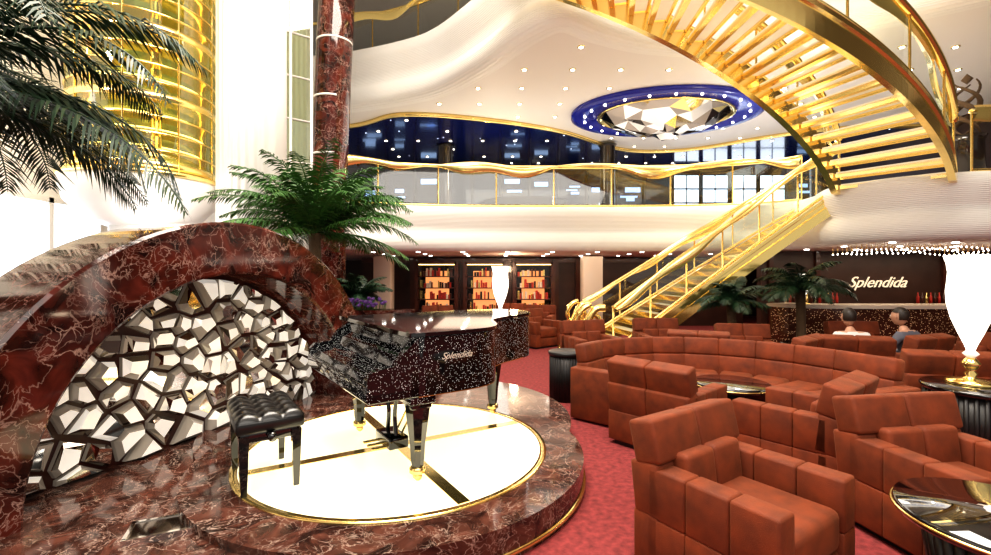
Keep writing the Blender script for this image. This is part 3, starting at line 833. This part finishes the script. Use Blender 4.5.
# ---------------------------------------------------------------- bar
bp_ = cr([(5.5, 9.2), (5.75, 8.75), (6.6, 8.55), (8, 8.5), (10, 8.6), (12.4, 8.9)], 8)
b = B(['bar', 'cream', 'dark'])
b.sweep(bp_, [(0, 0), (0, .98), (.5, .98), (.5, 0)], 0, False, True)
b.sweep(bp_, [(-.12, .98), (-.12, 1.04), (.55, 1.04), (.55, .98)], 1, False, True)
b.obj("bar_counter")
b = B(['brown', 'wood', 'ledw']); b.box((9.4, 11.0, 1.08), (6.2, .2, 2.16), 0)
for x in (6.5, 7.6, 10.6, 11.6): b.box((x, 10.87, 1.08), (.1, .08, 2.16), 1)
b.box((9.2, 10.8, .9), (5.5, .3, .04), 1)
b.obj("wall_bar_back")
text("bar_sign", "Splendida", Matrix.Translation((9.0, 10.86, 1.42)) @ Matrix.Rotation(pi/2, 4, 'X'), .36, 'sign', .01, .5)
b = B(['wood', 'gold', 'gglass', 'red'])
for i in range(46):
    x = 6.8+i*.1
    if abs(x-8.95) < .9: continue
    b.lathe([(.0, .92), (.03, .92), (.03, 1.08), (.012, 1.13), (.012, 1.19), (0, 1.19)], (x, 10.78, 0), 8, random.choice([1, 2, 3, 0]))
b.obj("bar_bottles")
b = B(['led', 'gold', 'lamp'])
for r_ in range(3):
    for i in range(60):
        x = 6.6+i*.095; y = 8.3+r_*.35; d = .10+.06*math.sin(i*.25+r_)
        b.tube([(x, y, 2.16), (x, y, 2.16-d)], .004, 4, 1); b.lathe([(0, -.018), (.014, 0), (0, .018)], (x, y, 2.15-d), 6, 0)
b.obj("crystal_bead_chandelier")
vase_lamp(5.95, 8.85, 1.04, .5)

b = B(['gold', 'dark', 'trunk'])
b.lathe([(.0, 3.0), (.25, 3.0), (.22, 3.9), (.26, 4.0), (0, 4.0)], (8.2, 8.0, 0), 24, 1)
for ph in (0, 2.1, 4.2):
    b.tube([(8.2+.16*math.sin(t*.35+ph), 8.0+.16*math.cos(t*.35+ph), 4.0+t*.045) for t in range(22)], [.05*(1-abs(t-10)/14) for t in range(22)], 8, 2)
b.lathe([(0, -.09), (.08, 0), (0, .1)], (8.2, 8.0, 5.0), 12, 2)
b.obj("abstract_sculpture")

# ---------------------------------------------------------------- seated people
def person(x, y, fx, fy, shirt, name="seated_person"):
    rz = face(fx, fy)
    V = [(0, .10, .50), (0, .12, .66), (0, .08, .82), (0, .03, .95), (0, 0, 1.03),
         (.17, .06, .90), (.24, -.02, .68), (.16, -.24, .62), (-.17, .06, .90), (-.24, -.02, .68), (-.16, -.24, .62),
         (.10, .06, .49), (.14, -.36, .53), (.14, -.44, .20), (.14, -.58, .15), (-.10, .06, .49), (-.14, -.36, .53), (-.14, -.44, .20), (-.14, -.58, .15)]
    Rr = [.13, .12, .13, .06, .05, .065, .045, .03, .065, .045, .03, .10, .065, .045, .035, .10, .065, .045, .035]
    E = [(0, 1), (1, 2), (2, 3), (3, 4), (2, 5), (5, 6), (6, 7), (2, 8), (8, 9), (9, 10), (0, 11), (11, 12), (12, 13), (13, 14), (0, 15), (15, 16), (16, 17), (17, 18)]
    me = bpy.data.meshes.new("tmp"); me.from_pydata(V, E, []); ob = bpy.data.objects.new("tmp", me); sc.collection.objects.link(ob)
    sk = ob.modifiers.new("s", 'SKIN'); ob.modifiers.new("ss", 'SUBSURF').levels = 2
    for i, r in enumerate(Rr):
        me.skin_vertices[0].data[i].radius = (r, r); me.skin_vertices[0].data[i].use_root = (i == 0)
    bpy.context.view_layer.update()
    ev = ob.evaluated_get(bpy.context.evaluated_depsgraph_get()); m2 = ev.to_mesh()
    b = B([shirt, 'trouser', 'skin', 'hair', 'white'])
    vs = [v.co.copy() for v in m2.vertices]
    for p in m2.polygons:
        c = p.center; mi = 0
        if c.z > .955: mi = 2
        elif c.z < .575: mi = 1
        if c.y < -.16 and c.z > .595: mi = 2
        if c.y < -.3 and c.z < .20: mi = 3
        b.mi.append(mi); b.sm.append(True); b.f.append(list(p.vertices))
    b.v = vs
    ev.to_mesh_clear(); bpy.data.objects.remove(ob)
    hx, hy, hz = 0, -.03, 1.14
    bm = bmesh.new(); bmesh.ops.create_uvsphere(bm, u_segments=24, v_segments=18, radius=1)
    bm.verts.index_update(); hv = []
    for v in bm.verts:
        c = v.co; w = .078*(1-.22*max(0, -c.z)); hv.append((hx+c.x*w, hy+c.y*.095, hz+c.z*.118))
    fsx = [[v.index for v in f.verts] for f in bm.faces]; b.add(hv, fsx, 2, True)
    hv2 = [(hx+v.co.x*.084, hy+.014+v.co.y*.098, hz+.018+v.co.z*.118) for v in bm.verts]
    fh = [[v.index for v in f.verts] for f in bm.faces if f.calc_center_median().z > .35 or (f.calc_center_median().y > .15 and f.calc_center_median().z > -.5)]
    b.add(hv2, fh, 3, True); bm.free()
    b.tube([(0, hy-.088, hz+.015), (0, hy-.108, hz-.02), (0, hy-.09, hz-.03)], [.008, .014, .010], 8, 2)
    for s_ in (-1, 1):
        b.lathe([(0, -.012), (.012, 0), (0, .012)], (s_*.03, hy-.084, hz+.012), 8, 4); b.lathe([(0, -.006), (.006, 0), (0, .006)], (s_*.03, hy-.094, hz+.012), 8, 3)
        b.lathe([(0, -.03), (.014, 0), (0, .03)], (s_*.082, hy+.005, hz), 8, 2)
        hxp = s_*.14; b.rbox((hxp, -.285, .61), (.075, .09, .03), .012, 2)
        for f in range(4):
            fx_ = hxp-.028+f*.019; ln = (.065, .075, .07, .055)[f]
            b.tube([(fx_, -.32, .612), (fx_, -.32-ln*.6, .608), (fx_, -.32-ln, .59)], [.0085, .008, .006], 6, 2)
        b.tube([(hxp-s_*.035, -.27, .61), (hxp-s_*.06, -.30, .605), (hxp-s_*.065, -.33, .60)], [.011, .010, .007], 6, 2)
    b.tube([(-.022, hy-.084, hz-.055), (0, hy-.09, hz-.057), (.022, hy-.084, hz-.055)], .005, 6, 2)
    me = b.mesh(name)
    o = place(me, name, (x, y, -.11), rz); return o
person(4.74, 6.16, .3, .95, 'shirt1')
person(5.53, 6.26, -.35, .95, 'shirt2')

# ---------------------------------------------------------------- lights
def area(name, loc, size, sy_, energy, col=(1, .95, .88), rot=(0, 0, 0)):
    l = bpy.data.lights.new(name, 'AREA'); l.shape = 'RECTANGLE'; l.size = size; l.size_y = sy_; l.energy = energy; l.color = col
    o = bpy.data.objects.new(name, l); sc.collection.objects.link(o); o.location = loc; o.rotation_euler = rot; return o
area("atrium_light", (-.5, 3.5, 9.8), 5, 5, 1400, (1, .92, .81))
area("gallery_light", (3, 12, 5.6), 10, 5, 300, (1, .93, .83))
area("lounge_light", (3.5, 12.4, 2.12), 10, 3, 110, (1, .80, .60))
area("bar_light", (9, 9.6, 2.1), 5, 1.5, 50, (1, .78, .55))
area("rear_fill_light", (1, -1.5, 5.5), 8, 3, 260, (1, .93, .84), (math.radians(40), 0, 0))  # added soft fill from behind the camera, no fixture there
def pt(loc, e, col=(1, .8, .55), r=.1):
    l = bpy.data.lights.new("point_light", 'POINT'); l.energy = e; l.color = col; l.shadow_soft_size = r  # free points without fixtures, some added only to brighten dark gold
    o = bpy.data.objects.new("point_light", l); sc.collection.objects.link(o); o.location = loc
pt((-5.4, 5.6, 4.2), 80, (1, .82, .5)); pt((-4.6, 6.2, 2.2), 30, (1, .95, .9)); pt((4.36, 3.75, 1.5), 12); pt((.5, 12.5, 1.8), 30, (1, .65, .4))
pt((6, 11, 4.8), 30, (.8, .85, 1)); pt((0, 13, 4.6), 30, (1, .85, .6)); pt((5.6, 8.2, 5.2), 60, (1, .88, .6), .3); pt((2.5, 7.5, 3.2), 30, (1, .9, .75), .4)

w = bpy.data.worlds.new("World"); sc.world = w; w.use_nodes = True
w.node_tree.nodes["Background"].inputs[0].default_value = (1, .94, .86, 1); w.node_tree.nodes["Background"].inputs[1].default_value = .5

cam = bpy.data.cameras.new("Camera"); co = bpy.data.objects.new("Camera", cam); sc.collection.objects.link(co)
co.location = (0, 0, CH); co.rotation_euler = (pi/2, 0, 0); cam.sensor_width = 36; cam.lens = 36*F/991; cam.shift_y = -(277.5-HOR)/991; cam.clip_start = .05
sc.camera = co
sc.view_settings.view_transform = 'Standard'
try: sc.view_settings.look = 'Medium High Contrast'
except Exception as e: print("look", e)
sc.view_settings.exposure = .12
